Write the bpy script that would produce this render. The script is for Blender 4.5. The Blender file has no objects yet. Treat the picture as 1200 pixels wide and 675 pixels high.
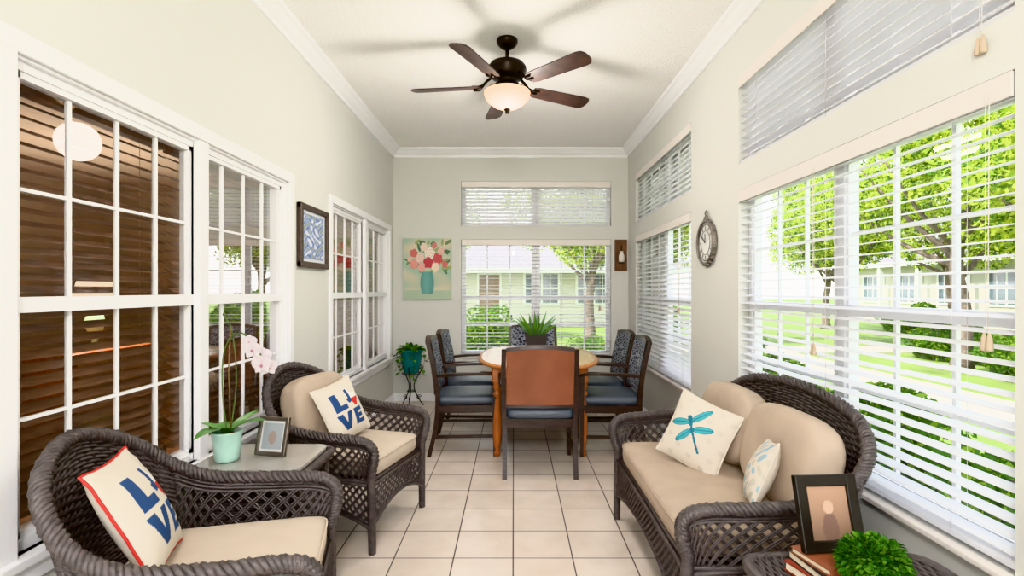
import bpy, bmesh, math, random
import numpy as np
from mathutils import Matrix, Vector, Euler
random.seed(7); rng=np.random.RandomState(11)
pi=math.pi
scene=bpy.context.scene

# ------------------------------------------------------------------ materials
def lin(c):
    c=c/255.0
    return c/12.92 if c<=0.04045 else ((c+0.055)/1.055)**2.4
def C(r,g,b): return (lin(r),lin(g),lin(b),1.0)
_m={}
def newmat(name):
    m=bpy.data.materials.new(name); m.use_nodes=True
    return m, m.node_tree.nodes, m.node_tree.links, m.node_tree.nodes['Principled BSDF']
def M(name,rgb,rough=0.5,metal=0.0,bump=0.0,bscale=60.0,var=0.0,vscale=6.0,emit=0.0,spec=0.5,stretch=None,bdist=0.01):
    if name in _m: return _m[name]
    m,N,L,P=newmat(name)
    col=C(*rgb)
    P.inputs['Base Color'].default_value=col
    P.inputs['Roughness'].default_value=rough
    P.inputs['Metallic'].default_value=metal
    P.inputs['Specular IOR Level'].default_value=spec
    if emit>0:
        P.inputs['Emission Color'].default_value=col
        P.inputs['Emission Strength'].default_value=emit
    tc=N.new('ShaderNodeTexCoord')
    src=tc.outputs['Object']
    if stretch:
        mp=N.new('ShaderNodeMapping'); mp.inputs['Scale'].default_value=stretch
        L.new(src,mp.inputs['Vector']); src=mp.outputs['Vector']
    if var>0:
        n=N.new('ShaderNodeTexNoise'); n.inputs['Scale'].default_value=vscale; n.inputs['Detail'].default_value=5
        L.new(src,n.inputs['Vector'])
        r=N.new('ShaderNodeValToRGB')
        r.color_ramp.elements[0].position=0.3; r.color_ramp.elements[1].position=0.7
        a=tuple(max(0,x*(1-var)) for x in col[:3])+(1,); b=tuple(min(1,x*(1+var)) for x in col[:3])+(1,)
        r.color_ramp.elements[0].color=a; r.color_ramp.elements[1].color=b
        L.new(n.outputs['Fac'],r.inputs['Fac']); L.new(r.outputs['Color'],P.inputs['Base Color'])
    if bump>0:
        n=N.new('ShaderNodeTexNoise'); n.inputs['Scale'].default_value=bscale; n.inputs['Detail'].default_value=3
        L.new(src,n.inputs['Vector'])
        b=N.new('ShaderNodeBump'); b.inputs['Strength'].default_value=bump; b.inputs['Distance'].default_value=bdist
        L.new(n.outputs['Fac'],b.inputs['Height']); L.new(b.outputs['Normal'],P.inputs['Normal'])
    _m[name]=m; return m
def glassmat(name,ior=1.5,tint=(1,1,1),boost=1.0):
    if name in _m: return _m[name]
    m,N,L,P=newmat(name); N.remove(P)
    out=[n for n in N if n.type=='OUTPUT_MATERIAL'][0]
    t=N.new('ShaderNodeBsdfTransparent'); t.inputs['Color'].default_value=(*tint,1)
    g=N.new('ShaderNodeBsdfGlossy'); g.inputs['Roughness'].default_value=0.0
    f=N.new('ShaderNodeFresnel'); f.inputs['IOR'].default_value=ior
    mu=N.new('ShaderNodeMath'); mu.operation='MULTIPLY'; mu.inputs[1].default_value=boost; mu.use_clamp=True
    x=N.new('ShaderNodeMixShader')
    L.new(f.outputs[0],mu.inputs[0]); L.new(mu.outputs[0],x.inputs[0]); L.new(t.outputs[0],x.inputs[1]); L.new(g.outputs[0],x.inputs[2]); L.new(x.outputs[0],out.inputs[0])
    _m[name]=m; return m
def leafmat(name,rgb,tr=0.4):
    if name in _m: return _m[name]
    m,N,L,P=newmat(name); N.remove(P)
    out=[n for n in N if n.type=='OUTPUT_MATERIAL'][0]
    d=N.new('ShaderNodeBsdfDiffuse'); d.inputs['Color'].default_value=C(*rgb)
    t=N.new('ShaderNodeBsdfTranslucent'); t.inputs['Color'].default_value=C(*[min(255,int(v*1.1)) for v in rgb])
    x=N.new('ShaderNodeMixShader'); x.inputs[0].default_value=tr
    L.new(d.outputs[0],x.inputs[1]); L.new(t.outputs[0],x.inputs[2]); L.new(x.outputs[0],out.inputs[0])
    _m[name]=m; return m
def colmat(name,rough=0.8,bump=0.0,bscale=300):
    if name in _m: return _m[name]
    m,N,L,P=newmat(name)
    a=N.new('ShaderNodeAttribute'); a.attribute_name='Col'
    L.new(a.outputs['Color'],P.inputs['Base Color']); P.inputs['Roughness'].default_value=rough
    if bump:
        n=N.new('ShaderNodeTexNoise'); n.inputs['Scale'].default_value=bscale
        tc=N.new('ShaderNodeTexCoord'); L.new(tc.outputs['Object'],n.inputs['Vector'])
        b=N.new('ShaderNodeBump'); b.inputs['Strength'].default_value=bump; b.inputs['Distance'].default_value=0.003
        L.new(n.outputs['Fac'],b.inputs['Height']); L.new(b.outputs['Normal'],P.inputs['Normal'])
    _m[name]=m; return m
def tilemat():
    m,N,L,P=newmat('floor_tile')
    tc=N.new('ShaderNodeTexCoord'); mp=N.new('ShaderNodeMapping'); mp.inputs['Location'].default_value=(0.003,0.03,0)
    L.new(tc.outputs['Object'],mp.inputs['Vector'])
    br=N.new('ShaderNodeTexBrick'); br.offset=0.0; br.squash=1.0
    br.inputs['Scale'].default_value=1.0; br.inputs['Brick Width'].default_value=0.30; br.inputs['Row Height'].default_value=0.29
    br.inputs['Mortar Size'].default_value=0.0035; br.inputs['Mortar Smooth'].default_value=0.1
    br.inputs['Color1'].default_value=C(232,220,210); br.inputs['Color2'].default_value=C(223,210,199); br.inputs['Mortar'].default_value=C(92,84,80)
    L.new(mp.outputs['Vector'],br.inputs['Vector'])
    n=N.new('ShaderNodeTexNoise'); n.inputs['Scale'].default_value=5; n.inputs['Detail'].default_value=6
    L.new(tc.outputs['Object'],n.inputs['Vector'])
    r=N.new('ShaderNodeValToRGB'); r.color_ramp.elements[0].position=.3; r.color_ramp.elements[0].color=(.87,.85,.83,1); r.color_ramp.elements[1].position=.7; r.color_ramp.elements[1].color=(1,1,1,1)
    L.new(n.outputs['Fac'],r.inputs['Fac'])
    mx=N.new('ShaderNodeMixRGB'); mx.blend_type='MULTIPLY'; mx.inputs[0].default_value=1
    L.new(br.outputs['Color'],mx.inputs[1]); L.new(r.outputs['Color'],mx.inputs[2]); L.new(mx.outputs[0],P.inputs['Base Color'])
    mr=N.new('ShaderNodeMapRange'); mr.inputs['To Min'].default_value=0.2; mr.inputs['To Max'].default_value=0.8
    L.new(br.outputs['Fac'],mr.inputs['Value']); L.new(mr.outputs[0],P.inputs['Roughness'])
    b=N.new('ShaderNodeBump'); b.invert=True; b.inputs['Strength'].default_value=0.6; b.inputs['Distance'].default_value=0.003
    L.new(br.outputs['Fac'],b.inputs['Height']); L.new(b.outputs['Normal'],P.inputs['Normal'])
    return m
def woodmat(name,c1,c2,rough=0.35,scale=(3,3,30),ws=3.0):
    if name in _m: return _m[name]
    m,N,L,P=newmat(name)
    tc=N.new('ShaderNodeTexCoord'); mp=N.new('ShaderNodeMapping'); mp.inputs['Scale'].default_value=scale
    L.new(tc.outputs['Object'],mp.inputs['Vector'])
    n=N.new('ShaderNodeTexNoise'); n.inputs['Scale'].default_value=ws; n.inputs['Detail'].default_value=6; n.inputs['Distortion'].default_value=1.0
    L.new(mp.outputs['Vector'],n.inputs['Vector'])
    r=N.new('ShaderNodeValToRGB'); r.color_ramp.elements[0].position=.35; r.color_ramp.elements[1].position=.65
    r.color_ramp.elements[0].color=C(*c1); r.color_ramp.elements[1].color=C(*c2)
    L.new(n.outputs['Fac'],r.inputs['Fac']); L.new(r.outputs['Color'],P.inputs['Base Color']); P.inputs['Roughness'].default_value=rough
    _m[name]=m; return m
def patternmat(name):
    if name in _m: return _m[name]
    m,N,L,P=newmat(name)
    tc=N.new('ShaderNodeTexCoord'); v=N.new('ShaderNodeTexVoronoi'); v.inputs['Scale'].default_value=30; v.feature='DISTANCE_TO_EDGE'
    mp=N.new('ShaderNodeMapping'); mp.inputs['Scale'].default_value=(1,.7,1.5)
    L.new(tc.outputs['Object'],mp.inputs['Vector']); L.new(mp.outputs['Vector'],v.inputs['Vector'])
    r=N.new('ShaderNodeValToRGB'); r.color_ramp.elements[0].position=.06; r.color_ramp.elements[1].position=.14
    r.color_ramp.elements[0].color=C(150,154,164); r.color_ramp.elements[1].color=C(46,50,66)
    L.new(v.outputs['Distance'],r.inputs['Fac']); L.new(r.outputs['Color'],P.inputs['Base Color']); P.inputs['Roughness'].default_value=.8
    _m[name]=m; return m
def slatmat(name,rgb,tr):
    m,N,L,P=newmat(name)
    out=[n for n in N if n.type=='OUTPUT_MATERIAL'][0]
    P.inputs['Base Color'].default_value=C(*rgb); P.inputs['Roughness'].default_value=.45
    t=N.new('ShaderNodeBsdfTranslucent'); t.inputs['Color'].default_value=C(*rgb)
    x=N.new('ShaderNodeMixShader'); x.inputs[0].default_value=tr
    L.new(P.outputs[0],x.inputs[1]); L.new(t.outputs[0],x.inputs[2]); L.new(x.outputs[0],out.inputs[0]); return m

WALL=M('sage_wall_paint',(211,211,206),0.75,bump=0.12,bscale=120)
CEIL=M('textured_ceiling_paint',(250,248,247),0.95,bump=0.8,bscale=80,bdist=0.018,var=0.05,vscale=85)
TRIM=M('white_trim_paint',(240,240,243),0.35,bump=0.01)
SLAT=slatmat('white_blind_slat',(245,245,248),0.42)
VAL=M('cream_blind_valance',(230,223,218),0.5,bump=0.01)
CORD=M('blind_cord',(215,208,200),0.8)
BROWNSLAT=woodmat('brown_blind_slat',(124,96,80),(158,128,108),0.5,(2,2,20))
GLASS=glassmat('window_glass',1.45)
GLASSL=glassmat('interior_window_glass',1.5,(0.96,0.96,0.96),0.6)
WICK=M('dark_wicker',(78,71,71),0.5,var=0.3,vscale=40,bump=0.2,bscale=200,bdist=0.002)
WICKD=M('dark_wicker_core',(42,37,36),0.7,var=0.2,vscale=60)
CUSH=M('tan_cushion_fabric',(178,161,144),0.9,bump=0.25,bscale=500,bdist=0.002,var=0.06,vscale=8)
CUSHL=M('cream_cushion_fabric',(196,182,166),0.9,bump=0.25,bscale=500,bdist=0.002,var=0.05,vscale=8)
PILC=colmat('printed_pillow_fabric',0.9,0.3,500)
REDP=M('red_piping',(190,50,45),0.8)
CREAMP=M('cream_piping',(214,206,192),0.8)
ESP=woodmat('espresso_wood',(38,27,24),(62,44,38),0.35)
LEATH=M('brown_leather',(136,84,64),0.45,bump=0.2,bscale=120,bdist=0.003,var=0.12,vscale=6)
SEATB=M('slate_blue_vinyl',(84,92,104),0.4,bump=0.1,bscale=90)
PAT=patternmat('navy_pattern_fabric')
TOPW=woodmat('pale_oak_top',(190,156,122),(208,180,148),0.22,(12,1.5,4))
ORW=woodmat('honey_wood',(150,84,44),(186,112,62),0.3,(6,6,2))
BRONZE=M('oiled_bronze',(38,30,27),0.35,metal=0.8,bump=0.02)
BLADE=woodmat('fan_blade_walnut',(44,32,30),(70,50,44),0.4,(2,2,6))
GREEN1=leafmat('leaf_green',(62,112,44),0.25)
GREEN2=leafmat('leaf_light',(100,144,60),0.3)
GREEN3=leafmat('leaf_dark',(36,74,32),0.2)
TG1=leafmat('tree_leaf_bright',(182,194,88),0.5)
TG2=leafmat('tree_leaf_mid',(134,160,66),0.5)
TG3=leafmat('tree_leaf_deep',(76,106,48),0.4)
SG1=leafmat('shrub_leaf',(78,112,52),0.3)
BARK=M('tree_bark',(112,100,92),0.9,bump=0.8,bscale=14,var=0.3,vscale=10,bdist=0.03)
IRON=M('wrought_iron',(30,29,30),0.5,metal=0.6)
TEAL=M('teal_ceramic',(30,110,112),0.15,var=0.15,vscale=10)
MINT=M('mint_ceramic',(176,214,200),0.3,var=0.06,vscale=12)
COLF=colmat('painted_canvas',0.7,0.3,120)
SILVER=M('pewter_frame',(120,112,104),0.35,metal=0.7,bump=0.1,bscale=100)
BLACKF=M('black_frame',(28,24,22),0.35,bump=0.02)

# ------------------------------------------------------------------ mesh builder
class MB:
    def __init__(s): s.V=[];s.F=[];s.MI=[];s.S=[];s.mats=[];s.col=[];s.usecol=False;s.T=Matrix()
    def mi(s,m):
        if m not in s.mats: s.mats.append(m)
        return s.mats.index(m)
    def add(s,vs,fs,mat,smooth=True,cols=None):
        o=len(s.V); T=s.T
        s.V.extend([tuple(T@Vector(v)) for v in vs])
        if cols is None: s.col.extend([(1,1,1,1)]*len(vs))
        else: s.col.extend(cols); s.usecol=True
        k=s.mi(mat)
        for f in fs: s.F.append([i+o for i in f]); s.MI.append(k); s.S.append(smooth)
    def box(s,c,size,mat,R=None,bev=0.0,smooth=False):
        bm=bmesh.new(); bmesh.ops.create_cube(bm,size=1.0)
        for v in bm.verts: v.co=Vector((v.co.x*size[0],v.co.y*size[1],v.co.z*size[2]))
        if bev>0: bmesh.ops.bevel(bm,geom=bm.edges[:],offset=bev,segments=2,profile=0.5,affect='EDGES')
        Rm=(R if R is not None else Matrix()).to_4x4()
        Tm=Matrix.Translation(Vector(c))@Rm
        bm.verts.ensure_lookup_table()
        vs=[tuple(Tm@v.co) for v in bm.verts]; fs=[[v.index for v in f.verts] for f in bm.faces]; bm.free()
        s.add(vs,fs,mat,smooth)
    def bx(s,x0,x1,y0,y1,z0,z1,mat,bev=0.0):
        s.box(((x0+x1)/2,(y0+y1)/2,(z0+z1)/2),(abs(x1-x0),abs(y1-y0),abs(z1-z0)),mat,bev=bev)
    def loft(s,rings,mat,closed=True,caps=True,smooth=True,loop=False,cols=None):
        n=len(rings[0]); vs=[p for r in rings for p in r]; fs=[]
        R=len(rings)
        for i in range(R if loop else R-1):
            a=i*n; b=((i+1)%R)*n
            for j in range(n if closed else n-1):
                k=(j+1)%n; fs.append([a+j,a+k,b+k,b+j])
        if caps and not loop and closed: fs.append(list(range(n))[::-1]); fs.append([(R-1)*n+j for j in range(n)])
        s.add(vs,fs,mat,smooth,cols)
    def tube(s,path,r,mat,sides=6,closed=False,smooth=True):
        P=[Vector(p) for p in path]; n=len(P)
        rr=r if isinstance(r,(list,tuple)) else [r]*n
        tang=[]
        for i in range(n):
            if closed: t=P[(i+1)%n]-P[i-1]
            else: t=P[min(i+1,n-1)]-P[max(i-1,0)]
            if t.length<1e-9: t=Vector((0,0,1))
            tang.append(t.normalized())
        t0=tang[0]; up=Vector((0,0,1)) if abs(t0.z)<0.9 else Vector((1,0,0))
        nrm=(up-t0*up.dot(t0)).normalized(); rings=[]
        for i in range(n):
            t=tang[i]; nrm=(nrm-t*nrm.dot(t))
            nrm=nrm.normalized() if nrm.length>1e-6 else t.orthogonal().normalized()
            b=t.cross(nrm)
            rings.append([tuple(P[i]+(nrm*math.cos(2*pi*j/sides)+b*math.sin(2*pi*j/sides))*rr[i]) for j in range(sides)])
        s.loft(rings,mat,True,not closed,smooth,loop=closed)
    def lathe(s,prof,mat,segs=24,c=(0,0,0),caps=True,sx=1,sy=1):
        rings=[[(c[0]+sx*r*math.cos(2*pi*j/segs),c[1]+sy*r*math.sin(2*pi*j/segs),c[2]+z) for j in range(segs)] for r,z in prof]
        s.loft(rings,mat,True,caps)
    def grid(s,fn,nu,nv,mat,smooth=True,colfn=None):
        vs=[];cols=[] if colfn else None
        for i in range(nu+1):
            for j in range(nv+1):
                vs.append(tuple(fn(i/nu,j/nv)))
                if colfn: cols.append(colfn(i/nu,j/nv))
        fs=[[i*(nv+1)+j,(i+1)*(nv+1)+j,(i+1)*(nv+1)+j+1,i*(nv+1)+j+1] for i in range(nu) for j in range(nv)]
        s.add(vs,fs,mat,smooth,cols)
    def sq(s,c,size,mat,e1=0.4,e2=0.4,R=None,nu=28,nv=16,fn=None):
        Rm=(R if R is not None else Matrix()).to_4x4(); Tm=Matrix.Translation(Vector(c))@Rm
        def pw(x,e): return math.copysign(abs(x)**e,x)
        rings=[]
        for i in range(nv+1):
            eta=-pi/2+pi*i/nv; eta=max(-pi/2+0.02,min(pi/2-0.02,eta)); ring=[]
            for j in range(nu):
                om=2*pi*j/nu+0.001
                p=Vector((size[0]/2*pw(math.cos(eta),e1)*pw(math.cos(om),e2),size[1]/2*pw(math.cos(eta),e1)*pw(math.sin(om),e2),size[2]/2*pw(math.sin(eta),e1)))
                if fn: p=fn(p)
                ring.append(tuple(Tm@p))
            rings.append(ring)
        s.loft(rings,mat,True,True)
    def prism(s,pts,z0,z1,mat,smooth=False):
        s.loft([[(x,y,z0) for x,y in pts],[(x,y,z1) for x,y in pts]],mat,True,True,smooth)
    def leaf(s,base,direction,length,width,mat,droop=0.3,nseg=5,thick=0.0,cup=0.15):
        d=Vector(direction).normalized(); up=Vector((0,0,1)); side=d.cross(up)
        side=side.normalized() if side.length>1e-3 else Vector((1,0,0))
        b=Vector(base)
        def fn(u,v):
            w=width*math.sin(pi*min(1,(u*0.92+0.08)))**0.8*0.5 if u<1 else 0.0005
            p=b+d*length*u-up*droop*length*u*u
            n=side.cross(d)
            return p+side*w*(v*2-1)+n*cup*w*abs(v*2-1)
        s.grid(fn,nseg,2,mat)
    def obj(s,name,mw=None,parent=None):
        me=bpy.data.meshes.new(name); me.from_pydata(s.V,[],s.F)
        for m in s.mats: me.materials.append(m)
        me.polygons.foreach_set('material_index',s.MI); me.polygons.foreach_set('use_smooth',s.S)
        if s.usecol:
            a=me.color_attributes.new('Col','FLOAT_COLOR','POINT')
            a.data.foreach_set('color',[c for q in s.col for c in q])
        me.update()
        bm=bmesh.new(); bm.from_mesh(me); bmesh.ops.recalc_face_normals(bm,faces=bm.faces[:]); bm.to_mesh(me); bm.free()
        return place(name,me,mw,parent)
def place(name,me,mw=None,parent=None):
    o=bpy.data.objects.new(name,me); scene.collection.objects.link(o)
    if mw is not None: o.matrix_world=mw
    if parent: o.parent=parent
    return o
def TR(x,y,z=0,yaw=0): return Matrix.Translation((x,y,z))@Matrix.Rotation(math.radians(yaw),4,'Z')
def Ry(a): return Matrix.Rotation(math.radians(a),4,'Y')
def Rx(a): return Matrix.Rotation(math.radians(a),4,'X')
def Rz(a): return Matrix.Rotation(math.radians(a),4,'Z')
def catmull(ctrl):
    P=[Vector(p) for p in ctrl]; n=len(P)
    def f(u):
        t=max(0,min(1,u))*(n-1); i=min(int(t),n-2); t-=i
        p0=P[i-1] if i>0 else P[0]*2-P[1]; p1=P[i];p2=P[i+1]; p3=P[i+2] if i+2<n else P[-1]*2-P[-2]
        return 0.5*((2*p1)+(p2-p0)*t+(2*p0-5*p1+4*p2-p3)*t*t+(-p0+3*p1-3*p2+p3)*t**3)
    return f
def pip(x,y,poly):
    c=False;n=len(poly);j=n-1
    for i in range(n):
        xi,yi=poly[i];xj,yj=poly[j]
        if (yi>y)!=(yj>y) and x<(xj-xi)*(y-yi)/(yj-yi)+xi: c=not c
        j=i
    return c

# ------------------------------------------------------------------ room shell
XL,XR,YB,YF,ZC=-1.47,1.40,6.25,-1.2,3.07
WT=0.14
def wall(name,T,W0,W1,H,openings,mat,th=WT):
    b=MB(); b.T=T
    xs=sorted(set([W0,W1]+[o[0] for o in openings]+[o[1] for o in openings]))
    for i in range(len(xs)-1):
        a,c=xs[i],xs[i+1]; mid=(a+c)/2
        ops=sorted([(o[2],o[3]) for o in openings if o[0]<=mid<=o[1]])
        z=0
        for z0,z1 in ops:
            if z0>z: b.bx(a,c,-th,0,z,z0,mat)
            z=z1
        if z<H: b.bx(a,c,-th,0,z,H,mat)
    return b.obj(name)
TRr=TR(XR,0,0,90); TLl=TR(XL,0,0,-90); TBb=TR(0,YB,0,180)
wz0,wz1,tz0,tz1=0.55,1.97,2.13,2.68
ext=0.14
wall('wall_right',TRr,YF,YB+ext,ZC,[(1.43,3.19,wz0,wz1),(1.43,3.19,tz0,tz1),(4.04,5.87,wz0,wz1),(4.04,5.87,tz0,tz1)],WALL)
lz0,lz1=0.56,2.05
wall('wall_left',TLl,-(YB+ext),-YF,ZC,[(-3.33,-1.50,lz0,lz1),(-6.02,-4.12,lz0,lz1)],WALL)
bx0,bx1=-0.645,1.19
wall('wall_back',TBb,-XR,-XL,ZC,[(-bx1,-bx0,wz0,wz1),(-bx1,-bx0,tz0,tz1)],WALL)
TFf=TR(0,YF,0,0)
wall('wall_front',TFf,XL-WT,XR+WT,ZC,[(-1.35,1.28,0.05,2.8)],WALL)  # unseen wall; its wide opening is added to let fill skylight in
b=MB(); b.bx(XL-WT,XR+WT,YF-WT,YB+WT,-0.12,0,tilemat()); b.obj('floor')
b=MB(); b.bx(XL-WT,XR+WT,YF-WT,YB+WT,ZC,ZC+0.2,CEIL); b.obj('ceiling')
cp=[(0,0),(0.095,0),(0.09,-0.018),(0.07,-0.03),(0.045,-0.06),(0.022,-0.078),(0.018,-0.105),(0,-0.105)]
def crown(name,T,a,c):
    b=MB(); b.T=T
    b.loft([[(a,y,ZC+z) for y,z in cp],[(c,y,ZC+z) for y,z in cp]],TRIM,True,True,False); b.obj(name)
crown('trim_1',TRr,YF,YB); crown('trim_2',TLl,-YB,-YF); crown('trim_3',TBb,-XR,-XL)
def basebd(name,T,a,c):
    b=MB(); b.T=T
    pr=[(0,0),(0.014,0),(0.014,0.075),(0.008,0.09),(0,0.09)]
    b.loft([[(a,y,z) for y,z in pr],[(c,y,z) for y,z in pr]],TRIM,True,True,False); b.obj(name)
basebd('baseboard_right',TRr,YF,YB); basebd('baseboard_left',TLl,-YB,-YF); basebd('baseboard_back',TBb,-XR,-XL)

# ------------------------------------------------------------------ windows + blinds
wn=[0]
def window(T,x0,x1,z0,z1,cols=3,rows=2,panes=2,dh=True,glass=GLASS,depth=-0.10,casing=False,sill=False,fr=0.035,mw=.008):
    wn[0]+=1; b=MB(); b.T=T; y=depth
    def bar(a,c,p,q,dy=0.03,t=TRIM): b.bx(a,c,y-dy,y+dy,p,q,t)
    bar(x0,x1,z0,z0+fr); bar(x0,x1,z1-fr,z1)
    w=(x1-x0)/panes
    for p in range(panes+1):
        c=x0+w*p; hw=fr
        a0=max(x0,c-hw); a1=min(x1,c+hw); bar(a0,a1,z0,z1,0.032)
    for p in range(panes):
        a=x0+w*p+fr; c=x0+w*(p+1)-fr
        zs=[(z0+fr,z1-fr)]
        if dh:
            zm=(z0+z1)/2; zs=[(z0+fr,zm),(zm,z1-fr)]; bar(a,c,zm-0.024,zm+0.024,0.034)
        for (p0,p1) in zs:
            for s_ in (a,c-0.018): bar(s_,s_+0.018,p0,p1,0.022)
            bar(a,c,p0,p0+0.02,0.022); bar(a,c,p1-0.02,p1,0.022)
            for k in range(1,cols): xx=a+(c-a)*k/cols; bar(xx-mw,xx+mw,p0,p1,0.008)
            for k in range(1,rows): zz=p0+(p1-p0)*k/rows; bar(a,c,zz-mw,zz+mw,0.0082)
        b.add([(a,y,z0+fr),(c,y,z0+fr),(c,y,z1-fr),(a,y,z1-fr)],[[0,1,2,3]],glass,False)
    if casing:
        cw=0.065
        b.bx(x0-cw,x0+0.002,0,0.018,z0-0.02,z1+cw,TRIM,0.004); b.bx(x1-0.002,x1+cw,0,0.018,z0-0.02,z1+cw,TRIM,0.004)
        b.bx(x0-cw,x1+cw,0.0,0.02,z1,z1+cw,TRIM,0.004)
        b.bx(x0-cw-.01,x1+cw+.01,-0.1,0.04,z0-0.03,z0,TRIM,0.004); b.bx(x0-cw,x1+cw,0,0.018,z0-0.09,z0-0.03,TRIM,0.004)
        for s_ in (x0,x1-0.008): b.bx(s_,s_+0.008,-0.13,0,z0,z1,TRIM)
        b.bx(x0,x1,-0.13,0,z1-0.008,z1,TRIM)
        for p in range(1,panes): c=x0+w*p; b.bx(c-0.035,c+0.035,-0.08,0.012,z0,z1,TRIM,0.003)
    if sill:
        b.bx(x0-0.02,x1+0.02,-0.07,0.03,z0-0.022,z0,VAL,0.005)
    b.obj('window_%d'%wn[0])
def blind(T,x0,x1,z0,z1,tilt=12,y=-0.033,mat=SLAT,pitch=0.0445,val=True,sw=0.05,cords=(),name='window_blind',hr=0.06):
    b=MB(); b.T=T; x0+=0.008;x1-=0.008
    b.bx(x0,x1,y-0.025,y+0.025,z1-0.045,z1-0.003,mat)
    if val: b.bx(x0-0.002,x1+0.002,y+0.028,y+0.038,z1-0.075,z1-0.003,VAL,0.003)
    z=z1-0.075; a=math.radians(tilt); n=int((z-(z0+0.03))/pitch)
    for i in range(n+1):
        zz=z-i*pitch
        pts=[]
        for k in range(4):
            t=(k/3-0.5)*sw; arch=0.0025*(1-(2*k/3-1)**2)
            pts.append((y+t*math.cos(a)-arch*math.sin(a),zz-t*math.sin(a)+arch*math.cos(a)))
        th=0.0026
        ring=[(p[0],p[1]+th/2) for p in pts]+[(p[0],p[1]-th/2) for p in reversed(pts)]
        b.loft([[(x0,p,q) for p,q in ring],[(x1,p,q) for p,q in ring]],mat,True,True,False)
    zb=z-(n)*pitch-0.03
    b.bx(x0,x1,y-0.025,y+0.025,max(z0+0.003,zb-0.012),max(z0+0.003,zb-0.012)+0.018,mat)
    W=x1-x0; m=3 if W>1.2 else 2
    for k in range(m):
        xx=x0+W*(0.12+0.76*k/(m-1))
        for dy in(-0.026,0.026): b.tube([(xx,y+dy,z1-0.05),(xx,y+dy,zb)],0.0011,CORD,4)
    for xx,zl in cords:
        for d in(-0.006,0.006):
            b.tube([(xx+d,y+0.045,z1-0.05),(xx+d*0.6,y+0.047,zl)],0.0012,CORD,4)
            b.lathe([(0.002,0.05),(0.007,0.035),(0.010,0.0),(0.009,-0.004)],M('cord_tassel',(186,168,146),.6),8,(xx+d*1.4,y+0.047,zl-0.045))
    b.obj(name)
window(TRr,1.43,3.19,wz0,wz1,3,2,2,sill=True); window(TRr,1.43,3.19,tz0,tz1,3,2,2,dh=False)
window(TRr,4.04,5.87,wz0,wz1,3,2,2,sill=True); window(TRr,4.04,5.87,tz0,tz1,3,2,2,dh=False)
blind(TRr,1.43,3.19,wz0,wz1,8,cords=((2.37,1.10),(1.50,1.22)))
blind(TRr,1.43,3.19,tz0,tz1,-8,cords=((1.52,2.1),))
blind(TRr,4.04,5.87,wz0,wz1,24,cords=((4.3,1.2),)); blind(TRr,4.04,5.87,tz0,tz1,50)
window(TBb,-bx1,-bx0,wz0,wz1,3,2,2,sill=True); window(TBb,-bx1,-bx0,tz0,tz1,3,2,2,dh=False)
blind(TBb,-bx1,-bx0,wz0,wz1,4,cords=((-1.05,1.15),)); blind(TBb,-bx1,-bx0,tz0,tz1,56)
window(TLl,-3.33,-1.50,lz0,lz1,4,2,2,glass=GLASSL,casing=True,depth=-0.05,mw=.0055)
window(TLl,-6.02,-4.12,lz0,lz1,4,2,2,glass=GLASSL,casing=True,depth=-0.05,mw=.0055)
for a,c in((-3.33,-2.42),(-2.41,-1.50),(-6.02,-5.08),(-5.06,-4.12)):
    blind(TLl,a+0.01,c-0.01,lz0+0.02,lz1,28,y=-0.175,mat=BROWNSLAT,val=False,name='wooden_window_blind')
window(TFf,-1.35,1.28,0.05,2.8,1,1,3,dh=False,depth=-0.07)  # glazing for the added fill opening behind the camera

# ------------------------------------------------------------------ adjoining room seen through left windows
TAN=M('tan_interior_paint',(184,166,146),0.8,var=0.05)
b=MB(); b.bx(-5.2,XL-WT,-1.2,6.6,-0.12,-0.0,woodmat('interior_wood_floor',(104,72,50),(136,98,70),0.4,(10,1,1))); b.obj('floor_interior')
b=MB(); b.bx(-5.2,XL-WT,-1.2,6.6,2.6,3.27,TAN); b.obj('ceiling_interior')
b=MB(); b.bx(-5.3,-5.2,-1.2,6.6,0,2.6,TAN); b.obj('wall_interior_left')
b=MB(); b.bx(-5.2,XL-WT,6.5,6.6,0,2.6,TAN); b.obj('wall_interior_back')
b=MB(); b.bx(-5.2,XL-WT,-1.3,-1.2,0,2.6,TAN); b.obj('wall_interior_front')
def lampshade(name,x,y,e,col):
    b=MB(); SH=M('lamp_shade',(240,220,190),.8,emit=.6)
    b.lathe([(.09,0),(.095,.015),(.03,.03),(.02,.06),(.05,.14),(.075,.22),(.05,.32),(.015,.36),(.012,.42)],MINT,20)
    b.lathe([(.17,.40),(.11,.62)],SH,24,caps=False)
    b.obj(name,TR(x,y,.851,0))
    l=bpy.data.lights.new(name+'_light','POINT'); l.energy=e; l.color=col; l.shadow_soft_size=.07
    o=bpy.data.objects.new(name+'_light',l); o.location=(x,y,.851+.56); scene.collection.objects.link(o)
b=MB(); b.bx(-0.45,0.45,-0.2,0.2,0.1,0.85,ORW,0.01)
for x in(-.4,.4):
    for y in(-.15,.15): b.bx(x-.03,x+.03,y-.03,y+.03,0,0.1,ORW)
for x in(-.22,.22): b.bx(x-.2,x+.2,-.212,-.2,0.16,0.8,TOPW,0.003)
sb=b.obj('sideboard',TR(-3.6,4.4,0,90)).data
place('sideboard',sb,TR(-4.9,.6,0,90))
lampshade('table_lamp',-3.6,4.4,55,(1,.90,.78)); lampshade('table_lamp.001',-4.9,.6,80,(1,.90,.78))
b=MB(); SOF=M('brown_sofa_fabric',(150,112,88),0.8,var=.1)
b.sq((0,0,0.3),(0.9,1.8,0.36),SOF,.25,.2); b.sq((-.35,0,0.6),(0.26,1.8,0.7),SOF,.3,.3)
for y in(-.85,.85): b.sq((0,y,.45),(0.9,0.2,0.5),SOF,.3,.3)
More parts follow.
